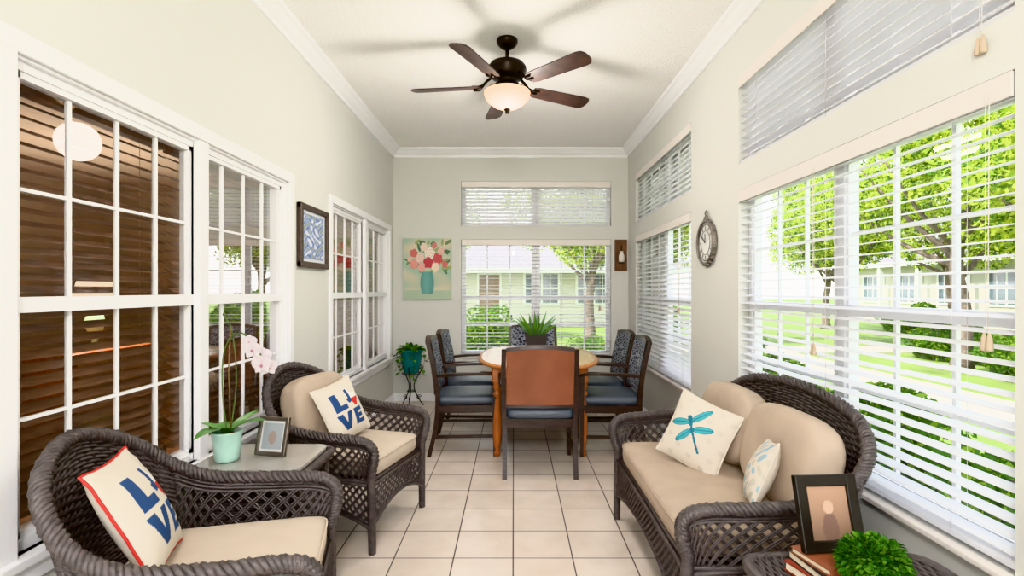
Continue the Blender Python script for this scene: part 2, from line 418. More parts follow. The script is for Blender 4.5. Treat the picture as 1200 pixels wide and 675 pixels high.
for y in(-.8,.8):
    for x in(-.35,.35): b.bx(x-.03,x+.03,y-.03,y+.03,0,.15,ESP)
b.obj('sofa',TR(-3.9,2.2,0,0))

# ------------------------------------------------------------------ wicker
def normal(S,u,v):
    e=1e-3
    a=S(min(1,u+e),v)-S(max(0,u-e),v); c=S(u,min(1,v+e))-S(u,max(0,v-e))
    n=a.cross(c); return n.normalized() if n.length>1e-12 else Vector((1,0,0))
def weave(b,S,L,H,mat=WICK,r=0.0062,stake=0.034,back=True,u0=0,u1=1,v0=0,v1=1):
    rows=max(2,int(H/(1.9*r))); st=max(2,int(L/stake)); n=st*3
    for i in range(rows+1):
        v=v0+(v1-v0)*i/rows; path=[]
        for j in range(n+1):
            u=u0+(u1-u0)*j/n
            path.append(S(u,v)+normal(S,u,v)*r*0.75*math.sin(pi*st*j/n+i*pi))
        b.tube(path,r,mat,4)
    if back: b.grid(lambda a,c:S(u0+(u1-u0)*a,v0+(v1-v0)*c),16,6,WICKD)
def lattice(b,S,L,H,cell=0.040,r=0.0040,mat=WICK,slope=1.35,u0=0,u1=1,v0=0,v1=1,double=True):
    for sg in(1,-1):
        off=-H/slope if sg>0 else 0
        end=L if sg>0 else L+H/slope
        k=off
        while k<end:
            for dd in((-0.0045,0.0045) if double else (0,)):
                kk=k+dd; lo,hi=0.0,H
                if sg>0:
                    lo=max(lo,(0-kk)*slope); hi=min(hi,(L-kk)*slope)
                else:
                    lo=max(lo,(kk-L)*slope); hi=min(hi,kk*slope)
                if hi-lo>0.008:
                    n=max(3,int((hi-lo)/0.03)+2); path=[]
                    for q in range(n+1):
                        t=lo+(hi-lo)*q/n; s_=kk+sg*t/slope
                        u=u0+(u1-u0)*s_/L; v=v0+(v1-v0)*t/H
                        path.append(S(u,v)+normal(S,u,v)*(sg*0.003))
                    b.tube(path,r,mat,4)
            k+=cell
def braid(b,f,L,R=0.017,r=0.0125,pitch=0.062,strands=4,mat=WICK,core=True,u0=0,u1=1):
    n=int(L/0.011); pts=[f(u0+(u1-u0)*i/n) for i in range(n+1)]
    if core: b.tube(pts[::2]+([pts[-1]] if n%2 else []),R,WICKD,6)
    t0=(pts[1]-pts[0]).normalized(); up=Vector((0,0,1)) if abs(t0.z)<.9 else Vector((1,0,0)); nn=(up-t0*up.dot(t0)).normalized()
    fr=[]
    for i in range(n+1):
        t=(pts[min(i+1,n)]-pts[max(i-1,0)]).normalized(); nn=(nn-t*nn.dot(t)).normalized(); fr.append((nn.copy(),t.cross(nn)))
    for k in range(strands):
        path=[pts[i]+(fr[i][0]*math.cos(2*pi*(k/strands+i*0.011/pitch))+fr[i][1]*math.sin(2*pi*(k/strands+i*0.011/pitch)))*R for i in range(n+1)]
        b.tube(path,r,mat,5)
def wrapleg(b,p0,p1,r=0.021,mat=WICK):
    p0=Vector(p0);p1=Vector(p1); n=int((p1-p0).length/0.006)
    b.tube([p0.lerp(p1,i/n) for i in range(n+1)],[r*(1.0 if i%2 else 0.86)*(1-0.15*i/n) for i in range(n+1)],mat,8)
def build_wicker(W,backh=0.90,seatmat=CUSHL,backs=1,backmat=CUSH,cush_h=0.12):
    b=MB()
    rim_h=[(.36,.30,.40),(.385,.312,.50),(.372,.325,.56),(.30,.34,.59),(.12,.357,.60),(-.08,.357,.62),(-.21,.335,.685),(-.30,.27,.785),(-.355,.155,backh-.035),(-.375,0,backh)]
    bas_h=[(.34,.28,.36),(.34,.282,.36),(.33,.285,.36),(.27,.288,.36),(.12,.29,.36),(-.08,.29,.36),(-.17,.28,.36),(-.22,.235,.36),(-.25,.13,.36),(-.26,0,.36)]
    def my(h):
        h=[(x,y+(W-.33)*min(1,y/.2) if W>.4 else y,z) for x,y,z in h]
        return h+[(x,-y,z) for x,y,z in h[:-1][::-1]]
    rim=catmull(my(rim_h)); base=catmull(my(bas_h))
    def S(u,v): return base(u).lerp(rim(u),v)
    tot=sum((rim((i+1)/100)-rim(i/100)).length for i in range(100))
    braid(b,rim,tot,r=.0105)
    b.tube([base(i/60) for i in range(61)],0.014,WICK,6)
    b.tube([(0.345,-W*.86,.36),(0.345,W*.86,.36)],0.014,WICK,6)
    A=6/18.; Bk=12/18.
    Lb=sum((rim(A+(Bk-A)*(i+1)/40)-rim(A+(Bk-A)*i/40)).length for i in range(40))
    weave(b,S,Lb,0.50,u0=A,u1=Bk)
    for (ua,ub) in((1/18.,A),(Bk,17/18.)):
        La=sum((rim(ua+(ub-ua)*(i+1)/30)-rim(ua+(ub-ua)*i/30)).length for i in range(30))
        lattice(b,S,La,0.21,u0=ua,u1=ub,v0=0,v1=0.82)
        for vv in(0.80,0.85,0.90,.95):
            b.tube([S(ua+(ub-ua)*i/30,vv) for i in range(31)],0.0065,WICK,5)
    for s_ in(-1,1):
        rp=rim(0.0); wrapleg(b,(.36,s_*abs(rp.y),.42),(.365,s_*(abs(rp.y)-.005),0.0),0.025)
        wrapleg(b,(-.25,s_*(W-.07),.37),(-.31,s_*(W-.06),0.0),0.022)
    ly=abs(rim(0).y)
    def apron(P0,P1,zb0,rise):
        P0=Vector(P0);P1=Vector(P1);L=(P1-P0).length
        def bot(u): return zb0+rise*math.sin(pi*u)**0.8 if 0<u<1 else zb0
        def Sa(u,v):
            p=P0.lerp(P1,u); zb=bot(min(max(u,0),1)); return Vector((p.x,p.y,.355+(zb-.355)*v))
        lattice(b,Sa,L,0.20,v1=0.95)
        b.tube([Sa(i/30,1.0) for i in range(31)],0.010,WICK,6); b.tube([Sa(i/30,.90) for i in range(31)],0.007,WICK,5)
        b.tube([Sa(i/4,.03) for i in range(5)],0.010,WICK,5)
    apron((.365,-ly,0),(.365,ly,0),.13,.09 if W<.4 else .10)
    for s_ in(-1,1): apron((.36,s_*(ly+.005),0),(-.275,s_*(W-.06),0),.13,.07)
    apron((-.275,-(W-.06),0),(-.275,(W-.06),0),.16,.07)
    b.box((.045,0,.352),(.60,2*(W-.06),.02),WICKD)
    sw=2*(W-.065)
    b.sq((.06,0,.362+cush_h/2),(.60,sw,cush_h),seatmat,.35,.18,nu=64,nv=14)
    pth=[]
    for i in range(80):
        om=2*pi*i/80; c_,s2=math.cos(om),math.sin(om)
        pth.append((.06+.30*math.copysign(abs(c_)**.18,c_),sw/2*math.copysign(abs(s2)**.18,s2),.362+cush_h*.80))
    b.tube(pth,0.004,seatmat,5,closed=True)
    if backs:
        bw=(2*W-.16)/backs
        for i in range(backs):
            yc=-W+.08+bw*(i+.5)
            def dim(p,bw=bw):
                r2=p.y**2+p.z**2
                f=0.05*math.exp(-r2/(0.04**2))
                th=math.atan2(p.z,p.y); sg=0.007*math.cos(th*6)*math.exp(-r2/(.12**2))
                if p.x>0: p=Vector((p.x-f+sg,p.y,p.z))
                return p
            b.sq((-.165,yc,.66),(.17,bw+.01,.385),backmat,.6,.46,R=Ry(-14),fn=dim,nu=64,nv=40)
            b.sq((-.103,yc,.675),(.018,.03,.03),backmat,1,1,R=Ry(-14),nu=10,nv=6)
    return b
MIDT=TR(-1.00,3.00,0,-15); NEART=TR(-1.015,1.68,0,14)
build_wicker(.33,.89,backs=1).obj('wicker_armchair',MIDT)
build_wicker(.33,.89,backs=0).obj('wicker_armchair.001',NEART)
SOFAT=TR(0.975,2.42,0,180)
build_wicker(.64,.905,seatmat=CUSH,backs=2).obj('wicker_loveseat',SOFAT)

# ------------------------------------------------------------------ pillows
NAVY=C(44,74,120)[:3]; RED=C(190,52,48)[:3]; CRM=C(214,205,192)[:3]; WHT=C(232,230,226)[:3]; TL=C(70,160,170)[:3]; TLD=C(30,110,130)[:3]
def rect(x0,x1,y0,y1): return [(x0,y0),(x1,y0),(x1,y1),(x0,y1)]
Lp=[[(-.66,.66),(-.36,.66),(-.36,.16),(-.04,.16),(-.04,-.02),(-.66,-.02)]]
Tx=[(.12,.66),(.36,.68),(.36,.50),(.70,.42),(.74,.18),(.58,.08),(.48,-.06),(.36,-.04),(.24,.14),(.08,.12),(-.0,.28),(.12,.32)]
Vp=[[(-.72,-.12),(-.44,-.12),(-.32,-.48),(-.20,-.12),(.04,-.12),(-.20,-.74),(-.44,-.74)]]
Ep=[rect(.12,.34,-.74,-.12),rect(.12,.66,-.27,-.12),rect(.12,.58,-.50,-.36),rect(.12,.66,-.74,-.59)]
def love(u,v):
    x,y=u*1.05,v*1.05
    if any(pip(x,y,p) for p in Lp+Vp+Ep): return (*NAVY,1)
    if pip(x,y,Tx):
        if x<.28: return (*NAVY,1)
        return (*(RED if y<.26 else WHT),1)
    return (*CRM,1)
def dragonfly(u,v):
    a=math.radians(38); x=u*math.cos(a)+v*math.sin(a); y=-u*math.sin(a)+v*math.cos(a)
    if abs(x)<.035+.02*(y>.2) and -.62<y<.42: return (*TLD,1)
    if (x**2+(y-.45)**2)<.08**2: return (*TLD,1)
    for s_ in(-1,1):
        for cy,ang,l in((.30,18,.36),(.08,-16,.32)):
            an=math.radians(ang); xx=s_*x; yy=y-cy
            p=xx*math.cos(an)+yy*math.sin(an); q=-xx*math.sin(an)+yy*math.cos(an)
            e=((p-l)/l)**2+(q/.11)**2
            if e<1: return (*(TLD if e>.75 or abs(q)<.012 else TL),1)
    n=0.5+0.5*math.sin(u*9+v*4)*math.sin(v*11-u*3)
    if n>.82 : return (*[c*.86 for c in CRM],1)
    return (*CRM,1)
def swirl(u,v):
    n=math.sin(9*u+2*math.sin(5*v))*math.sin(8*v+2*math.cos(4*u))
    if n>.45: return (*C(150,176,190)[:3],1)
    if n<-.5: return (*C(192,186,172)[:3],1)
    return (*CRM,1)
def pillow(name,mw,w,h,t,fn,pipe=None,n=110):
    b=MB()
    def P(sgn):
        def f(a,c):
            u=a*2-1;v=c*2-1
            yy=w/2*u*(1-.07*(1-v*v)*abs(u)); zz=h/2*v*(1-.07*(1-u*u)*abs(v))
            th=t/2*(max(0,(1-u**4)*(1-v**4)))**.5*(0.55+0.45*math.cos(u*pi/2)*math.cos(v*pi/2))
            wr=0.004*math.sin(14*u+3*v)*math.sin(11*v)*(abs(u*v))
            return (sgn*th+wr,yy,zz)
        return f
    b.grid(P(1),n,n,PILC,True,lambda a,c:fn(a*2-1,c*2-1))
    b.grid(P(-1),24,24,PILC,True,lambda a,c:(*CRM,1))
    path=[]; f=P(0); m=20
    for i in range(m): path.append(f(i/m,0))
    for i in range(m): path.append(f(1,i/m))
    for i in range(m): path.append(f(1-i/m,1))
    for i in range(m): path.append(f(0,1-i/m))
    b.tube(path,.005,pipe or CREAMP,5,closed=True)
    return b.obj(name,mw)
def inchair(Tc,x,y,z,yaw,pitch,roll): return Tc@Matrix.Translation((x,y,z))@Rz(yaw)@Ry(pitch)@Rx(roll)
pillow('throw_pillow',inchair(MIDT,0.0,-0.01,.65,-6,-24,8),.34,.34,.12,love)
pillow('throw_pillow.001',inchair(NEART,-.17,-.05,.665,10,-28,-4),.36,.37,.13,love,REDP)
pillow('dragonfly_pillow',inchair(SOFAT,0.06,-.12,.635,42,-20,-16),.34,.34,.12,dragonfly)
pillow('small_throw_pillow',inchair(SOFAT,-0.02,.36,.62,-22,-22,12),.26,.26,.10,swirl)

# ------------------------------------------------------------------ wicker tables
def wicker_table(name,mw,lx,ly,h,glass=True):
    b=MB()
    def per(u,z,ins=0):
        t=(u%1)*2*pi; c_,s2=math.cos(t),math.sin(t)
        return Vector(((lx/2-ins)*math.copysign(abs(c_)**.22,c_),(ly/2-ins)*math.copysign(abs(s2)**.22,s2),z))
    ins=.03
    L=2*(lx+ly)
    def S(u,v):
        d=(u%1)*4; k=int(d); f=d-k
        cs=[(lx/2-ins,-ly/2+ins),(lx/2-ins,ly/2-ins),(-lx/2+ins,ly/2-ins),(-lx/2+ins,-ly/2+ins)]
        a=cs[k%4]; c=cs[(k+1)%4]; fl=1-.04*math.sin(pi*v)
        return Vector(((a[0]+(c[0]-a[0])*f)*fl,(a[1]+(c[1]-a[1])*f)*fl,.12+(h-.03-.12)*v))
    for q in range(4):
        weave(b,S,L/4,h-.15,u0=q/4+.001,u1=(q+1)/4-.001,v0=0.0,v1=1)
    for sx in(-1,1):
        for sy in(-1,1): wrapleg(b,(sx*(lx/2-ins),sy*(ly/2-ins),h-.02),(sx*(lx/2-ins-.005),sy*(ly/2-ins-.005),0),.02)
    b.tube([(per(i/48,h-.018)) for i in range(48)],.020,WICK,8,closed=True)
    b.tube([(per(i/48,.13,.025)) for i in range(48)],.012,WICK,6,closed=True)
    top=[tuple(per(i/48,0,.012))[:2] for i in range(48)]
    if glass:
        TG=M('table_glass_top',(164,160,156),0.06,var=.05,spec=.8)
        b.prism(top,h-.02,h-.012,WICKD)
        b.prism([tuple(per(i/48,0,.016))[:2] for i in range(48)],h-.002,h+.011,TG)
    else:
        b.prism(top,h-.03,h-.012,WICKD)
        n=int(lx/.0125)
        for i in range(n+1):
            x=-lx/2+.02+(lx-.04)*i/n; m=int(ly/.012)
            b.tube([(x,-ly/2+.015+(ly-.03)*j/m,h-.008+.003*math.sin(pi*j/3+i*pi)) for j in range(m+1)],.006,WICK,4)
    return b.obj(name,mw)
wicker_table('wicker_side_table',TR(-1.13,2.31,0,0),.50,.40,.59)
ETH=.53
wicker_table('wicker_end_table',TR(0.99,1.37,0,0),.56,.46,ETH,False)

# ------------------------------------------------------------------ dining set
def turned_leg(b,x,y,h,mat=ORW):
    pr=[(.018,0),(.024,.01),(.026,.03),(.018,.05),(.022,.07),(.03,.12),(.034,.2),(.03,.32),(.024,.42),(.02,.46),(.034,.475),(.036,.49),(.022,.505),(.03,.52),(.036,.54),(.030,.56),(.036,.575),(.036,.58)]
    s_=h/.70
    b.lathe([(r*1.1,z*s_) for r,z in pr],mat,20,(x,y,0)); b.box((x,y,(.58*s_+h)/2),(.075,.075,h-.58*s_),mat,bev=.004)
b=MB()
def oval(sx,sy,n=64,e=.78): return [(sx*math.copysign(abs(math.cos(2*pi*i/n))**e,math.cos(2*pi*i/n)),sy*math.copysign(abs(math.sin(2*pi*i/n))**e,math.sin(2*pi*i/n))) for i in range(n)]
hw,hl=.53,.80
EDGE=woodmat('honey_edge',(170,110,66),(196,136,88),0.3,(6,6,2))
rg=[]
for ins,z in((.02,.730),(.0,.740),(.0,.752),(.006,.76)): rg.append([(x,y,z) for x,y in oval(hw-ins,hl-ins)])
b.loft(rg,EDGE,True,True)
b.prism(oval(hw-.03,hl-.03),.7602,.7622,TOPW)
for a in(-.36,.36): b.box((a,0,.685),(.024,1.04,.09),EDGE)
for y in(-.52,.52): b.box((0,y,.685),(.72,.024,.09),EDGE)
for x in(-.35,.35):
    for y in(-.51,.51): turned_leg(b,x,y,.735)
DT=TR(.215,4.68,0,0); b.obj('dining_table',DT)

def dining_chair_mesh():
    b=MB(); W=.265
    for s_ in(-1,1):
        f=catmull([(-.30,s_*(W-.01),0),(-.25,s_*(W-.01),.22),(-.23,s_*(W-.005),.44),(-.25,s_*W,.66),(-.31,s_*(W-.005),.93)])
        rings=[]
        for i in range(17):
            p=f(i/16); w=.017; rings.append([(p.x-w,p.y-w,p.z),(p.x+w,p.y-w,p.z),(p.x+w,p.y+w,p.z),(p.x-w,p.y+w,p.z)])
        b.loft(rings,ESP,True,True,False)
        rings=[]
        for i in range(9):
            t=i/8; w=.013+.008*t; x=.235; rings.append([(x-w,s_*W-w,.66*t),(x+w,s_*W-w,.66*t),(x+w,s_*W+w,.66*t),(x-w,s_*W+w,.66*t)])
        b.loft(rings,ESP,True,True,False)
        f2=catmull([(-.25,s_*W,.655),(-.10,s_*(W+.015),.668),(.08,s_*(W+.02),.675),(.20,s_*(W+.012),.672),(.265,s_*W,.655)])
        rings=[]
        for i in range(13):
            p=f2(i/12); w=.018+.010*math.sin(pi*i/12); rings.append([(p.x,p.y-w,p.z-.012),(p.x,p.y+w,p.z-.012),(p.x,p.y+w,p.z+.012),(p.x,p.y-w,p.z+.012)])
        b.loft(rings,ESP,True,True,False)
        b.box((0,s_*(W-.005),.385),(.47,.022,.06),ESP); b.box((-.01,s_*(W-.008),.16),(.50,.018,.024),ESP)
    b.box((.235,0,.385),(.022,.50,.06),ESP); b.box((-.235,0,.385),(.022,.50,.06),ESP)
    b.sq((.0,0,.448),(.50,.50,.085),SEATB,.35,.22,nu=48,nv=10)
    def bp(off):
        def f(u,v):
            y=(u-.5)*2*(W-.022); z=.52+(.405+.02*math.cos((u-.5)*pi))*v
            t=(z-.44)/.49; x=-.232-.075*max(0,t)**1.5-.018*math.cos((u-.5)*pi)
            return (x+off,y,z)
        return f
    b.grid(bp(-.022),14,12,LEATH); b.grid(bp(.022),14,12,PAT)
    fr,fb=bp(.022),bp(-.022)
    for v in(0,1):
        b.grid(lambda a,c,v=v:tuple(Vector(fr(a,v)).lerp(Vector(fb(a,v)),c)),14,1,LEATH)
    f=bp(0)
    for vv,(ww,a0,a1) in((1,(.026,-.012,.014)),(0,(.024,-.02,.012))):
        rings=[]
        for i in range(15):
            p=f(i/14,vv); rings.append([(p[0]-ww,p[1],p[2]+a0),(p[0]+ww,p[1],p[2]+a0),(p[0]+ww*.85,p[1],p[2]+a1),(p[0]-ww*.85,p[1],p[2]+a1)])
        b.loft(rings,ESP,True,True,False)
    for i in range(19):
        for s_ in(-1,1):
            p=bp(-.024)(.5+s_*.475,(i+.5)/19); b.sq(p,(.006,.008,.008),M('antique_brass',(150,110,70),.35,metal=.8),1,1,nu=6,nv=4)
    return b
dcm=dining_chair_mesh().obj('dining_chair',TR(.19,3.96,0,90)).data
for x,y,yaw in((-.40,4.42,3),(-.40,5.08,-2),(.80,4.40,177),(.80,5.02,183),(.22,5.66,270)):
    place('dining_chair',dcm,TR(x,y,0,yaw))
b=MB(); POT=M('charcoal_pot',(62,58,60),.5,bump=.2,bscale=40)
b.box((0,0,.012),(.26,.18,.024),woodmat('dark_tray',(70,50,38),(98,72,54),.4),bev=.004)
b.loft([[(sx*w,sy*w,z) for sx,sy in((-1,-1),(1,-1),(1,1),(-1,1))] for w,z in((.062,.024),(.096,.225),(.088,.225),(.08,.21))],POT,True,True,False)
SUC=M('succulent_green',(90,128,78),.45,var=.25,vscale=20)
for i in range(26):
    a=i*2.4; el=math.radians(38+46*(i/26)); L=.19+.06*math.sin(i*1.7)
    d=Vector((math.cos(a)*math.cos(el),math.sin(a)*math.cos(el),math.sin(el)))
    base=Vector((math.cos(a)*.03,math.sin(a)*.03,.205)); n=7
    b.tube([base+d*L*t/n-Vector((0,0,.02))*(t/n)**2 for t in range(n+1)],[.017*(1-(t/n)**1.6)+.001 for t in range(n+1)],SUC if i%3 else GREEN2,6)
b.obj('potted_succulent',TR(.185,4.30,.7622,0))

# ------------------------------------------------------------------ ceiling fan
b=MB()
b.lathe([(.072,0),(.074,-.012),(.068,-.03),(.05,-.05),(.03,-.062),(.014,-.066)],BRONZE,32)
b.lathe([(.013,-.06),(.013,-.14)],BRONZE,16)
b.lathe([(.014,-.12),(.03,-.128),(.034,-.145),(.07,-.152),(.115,-.168),(.132,-.19),(.134,-.215),(.120,-.232),(.122,-.24),(.105,-.262),(.07,-.272),(.062,-.285),(.068,-.30),(.08,-.312)],BRONZE,40)
b.lathe([(.08,-.305),(.095,-.318),(.10,-.332),(.14,-.345),(.148,-.352),(.142,-.358)],BRONZE,40)
BOWL=M('frosted_light_bowl',(255,218,176),.4,emit=1.0)
b.lathe([(.138,-.352),(.158,-.362),(.154,-.390),(.132,-.422),(.096,-.450),(.05,-.470),(.012,-.478)],BOWL,40)
b.lathe([(.022,-.472),(.024,-.482),(.012,-.490),(.014,-.498),(.010,-.508),(.002,-.514)],BRONZE,16)
for k in range(5):
    Tb=Matrix.Rotation(math.radians(173+72*k),4,'Z'); b.T=Tb
    b.tube([(.10,0,-.248),(.14,0,-.275),(.18,0,-.318),(.21,0,-.328),(.235,0,-.325)],.010,BRONZE,8)
    for s_ in(-1,1): b.tube([(.16,0,-.30),(.195,s_*.032,-.325),(.24,s_*.036,-.324)],.007,BRONZE,6)
    b.T=Tb@Matrix.Translation((0,0,-.320))@Rx(-13)
    pts=[(.20,-.045),(.24,-.056)]+[(.24+.38*t,-.056-.012*t) for t in(.25,.5,.75,1)]+[(.655,-.06),(.672,-.035),(.676,0),(.672,.035),(.655,.06)]+[(.24+.38*t,.056+.012*t) for t in(1,.75,.5,.25)]+[(.24,.056),(.20,.045)]
    b.prism(pts,-.004,.004,BLADE)
b.T=Matrix()
b.obj('ceiling_fan',TR(-.045,3.52,ZC,0))
l=bpy.data.lights.new('fan_bulb_light','POINT'); l.energy=27; l.color=(1,.94,.87); l.shadow_soft_size=.13
o=bpy.data.objects.new('fan_bulb_light',l); o.location=(-.045,3.52,ZC-.70); scene.collection.objects.link(o)
def add_fill_lamp(name,x,y,e,s=.22):  # added fill lamp: glowing ceiling dome with a point light hung below it
    b=MB(); b.lathe([(.19,0),(.195,-.02),(.18,-.035)],TRIM,36); b.lathe([(.178,-.03),(.170,-.055),(.13,-.085),(.07,-.10),(.01,-.105)],M('fill_lamp_glass',(255,246,236),.4,emit=2),36)
    b.obj(name,TR(x,y,ZC,0))
    l=bpy.data.lights.new(name+'_light','POINT'); l.energy=e; l.color=(1,.955,.91); l.shadow_soft_size=s
    o=bpy.data.objects.new(name+'_light',l); o.location=(x,y,ZC-.75); scene.collection.objects.link(o)
add_fill_lamp('added_fill_lamp',0,-.75,95,.05)  # unseen, added behind the camera to brighten the interior

# ------------------------------------------------------------------ wall art
def floral():
    r=random.Random(5)
    base=((-.30,.40,.20,(236,206,192)),(.10,.56,.22,(244,230,216)),(.44,.36,.20,(206,96,100)),(-.56,.16,.17,(230,160,150)),(.04,.22,.20,(196,78,88)),(.58,.64,.14,(232,190,178)),(-.14,.78,.15,(238,216,198)),(-.56,.56,.15,(214,118,112)),(.34,.06,.16,(242,222,200)),(-.24,.06,.16,(236,176,164)),(.74,.16,.12,(212,120,118)),(-.74,.34,.10,(232,196,180)),(.30,.84,.11,(214,140,130)))
    fl=[(cx,cy,rad,C(*c)) for cx,cy,rad,c in base]
    lv=[(r.uniform(-.9,.9),r.uniform(-.15,.98),r.uniform(0,pi),r.uniform(.08,.17),r.choice(((112,142,100),(86,120,92),(150,168,112)))) for _ in range(46)]
    def f(a,c):
        x=(a*2-1);y=(c*2-1)*1.1
        n=.5+.5*math.sin(3*x+2*math.sin(4*y))*math.sin(3.3*y+x*2); n2=.5+.5*math.sin(40*x+9*math.sin(23*y))*math.sin(37*y)
        bg=[p*(1-n)+q*n for p,q in zip(C(216,204,180),C(160,190,170))]
        col=[v*(.94+.08*n2) for v in bg[:3]]
        if y<-.78: col=[v*(.93+.08*n2) for v in C(176,194,170)[:3]]
        for lx,ly,la,ls,lc in lv:
            dx,dy=x-lx,y-ly; p=dx*math.cos(la)+dy*math.sin(la); q=-dx*math.sin(la)+dy*math.cos(la)
            if (p/ls)**2+(q/(ls*.38))**2<1: col=[v*(.8+.35*n2) for v in C(*lc)[:3]]
        w=.20+.09*math.sin((y+.95)*3.6) if -.92<y<-.10 else 0
        if w and abs(x)<w:
            sh=.75+.5*(.5-abs(x+.05)/w*.5); col=[v*sh*(.92+.12*n2) for v in C(112,168,162)[:3]]
        for cx,cy,rad,cc in fl:
            d=math.hypot(x-cx,y-cy); th=math.atan2(y-cy,x-cx)
            if d<rad*(1+.10*math.sin(5*th+cx*9)):
                s_=.70+.32*abs(math.sin(d/rad*7+th*1.5)); col=[min(1,v*s_) for v in cc[:3]]
        return (*col,1)
    return f
b=MB(); w,h=.58,.74
b.bx(-w/2,w/2,-.03,0,-h/2,h/2,M('canvas_edge',(206,208,190),.8))
b.grid(lambda a,c:((a-.5)*w,-.0312,(c-.5)*h),150,180,COLF,False,floral())
b.obj('floral_painting',TR(-1.05,YB-.002,1.61,0))
b=MB(); w,h=.52,.44; fw=.04
FRW=M('dark_wood_frame',(72,58,52),.45,var=.2,vscale=30)
for a in(-1,1):
    b.box((a*(w/2-fw/2),.018,0),(fw,.036,h),FRW,bev=.006); b.box((0,.018,a*(h/2-fw/2)),(w,.034,fw),FRW,bev=.006)
def bluepic(a,c):
    x=a*2-1;y=c*2-1
    if max(abs(x),abs(y))>.86: return C(206,208,212)
    n=math.sin(7*x+3*math.sin(6*y)+y)*math.sin(9*y+3*x+2*math.sin(5*x)); n2=math.sin(34*x+3*y)*math.sin(31*y+8*x)
    k=.85+.14*n2
    for th,cc in((.45,(224,228,236)),(.1,(158,176,212)),(-.25,(108,130,182)),(-.6,(186,196,214))):
        if n>th: return tuple(min(1,v*k) for v in C(*cc)[:3])+(1,)
    return C(140,152,150)
b.grid(lambda a,c:(-(a-.5)*(w-2*fw+.01),.014,(c-.5)*(h-2*fw+.01)),90,90,COLF,False,bluepic)
b.bx(-w/2+.01,w/2-.01,0,.012,-h/2+.01,h/2-.01,FRW)
b.obj('framed_picture',TR(XL+.001,3.72,1.73,-90))
b=MB(); PW=woodmat('rustic_wood',(84,56,40),(128,90,64),.6,(8,8,2))
b.bx(-.075,.075,-.02,0,-.19,.19,PW,.004)
b.lathe([(.02,-.11),(.034,-.10),(.036,-.03),(.022,.0),(.02,.02),(.024,.025)],M('milk_glass',(220,214,206),.2),16,(0,-.055,.02))
b.tube([(0,-.02,.10),(0,-.05,.11),(0,-.058,.06)],.004,IRON,6); b.lathe([(.03,.0),(.03,.01)],IRON,16,(0,-.055,-.10)); b.bx(-.006,.006,-.06,-.02,-.10,-.09,IRON)
b.obj('wall_sconce_plaque',TR(1.305,YB-.002,1.775,0))
b=MB(); MET=M('aged_metal',(132,126,120),.45,metal=.4,var=.25,vscale=25)
def ringp(R,y,n=48): return [(R*math.cos(2*pi*i/n),y,R*math.sin(2*pi*i/n)) for i in range(n)]
b.loft([ringp(.155,.0),ringp(.160,.035),ringp(.150,.04),ringp(.142,.03)],MET,True,False)
b.loft([ringp(.002,.022),ringp(.146,.022)],M('clock_face',(220,220,218),.5,var=.14,vscale=18),True,False)
b.tube(ringp(.128,.026),.0035,MET,4,closed=True); b.tube(ringp(.085,.026),.0025,MET,4,closed=True)
for i in range(12):
    a=2*pi*i/12; b.box((.106*math.cos(a),.025,.106*math.sin(a)),(.024,.004,.005),MET,R=Matrix.Rotation(-a,4,'Y'))
for i in range(24):
    a=2*pi*i/24; b.sq((.163*math.cos(a),.02,.163*math.sin(a)),(.018,.028,.018),MET,1,1,nu=8,nv=6)
b.box((.025,.03,.02),(.07,.004,.006),BLACKF,R=Matrix.Rotation(math.radians(-40),4,'Y')); b.box((-.008,.032,.03),(.005,.004,.065),BLACKF)
b.tube([(-.05,.02,.155),(-.025,.02,.183),(0,.02,.195),(.025,.02,.183),(.05,.02,.155)],.006,MET,6)
b.tube([(.018*math.cos(t*pi/8),.02,.211+.018*math.sin(t*pi/8)) for t in range(16)],.005,MET,6,closed=True)
b.obj('wall_clock',TR(XR-.001,3.67,1.69,90))

# ------------------------------------------------------------------ orchid, frames, books, plants
b=MB()
b.lathe([(.042,0),(.05,.01),(.054,.06),(.062,.125),(.066,.13),(.060,.132),(.054,.12)],MINT,32)
b.lathe([(.056,.118),(.002,.122)],M('potting_moss',(86,80,52),.9,bump=.5,bscale=60),20)
ORL=M('orchid_leaf',(84,136,62),.35,var=.15,vscale=10)
for a,L,w,dr in((12,.21,.085,.35),(150,.16,.07,.5),(255,.19,.08,.55),(320,.15,.07,.3),(60,.17,.07,.15),(205,.13,.06,.2)):
    r=math.radians(a); b.leaf((0,0,.12),(math.cos(r),math.sin(r),.75),L,w,ORL,dr,8)
st=catmull([(0,0,.12),(-.02,0,.28),(-.02,.0,.44),(.01,0,.53),(.07,.0,.56),(.13,0,.51),(.185,0,.43)])
OS=M('orchid_stem',(84,104,56),.6)
b.tube([st(i/30) for i in range(31)],.0032,OS,6)
b.tube([(.01,.01,.12),(.0,.01,.40),(.01,.01,.58)],.003,M('bamboo_stake',(120,96,60),.7),6)
st2=catmull([(.01,.01,.12),(.03,.02,.35),(.01,.02,.56),(-.03,.02,.64)])
b.tube([st2(i/20) for i in range(21)],.0026,OS,6)
for u in(.8,.9,1.0): b.sq(st2(u),(.012,.012,.016),OS,1,1,nu=8,nv=6)
PET=leafmat('orchid_petal',(222,214,219),.3); PETC=M('orchid_throat',(180,120,140),.6)
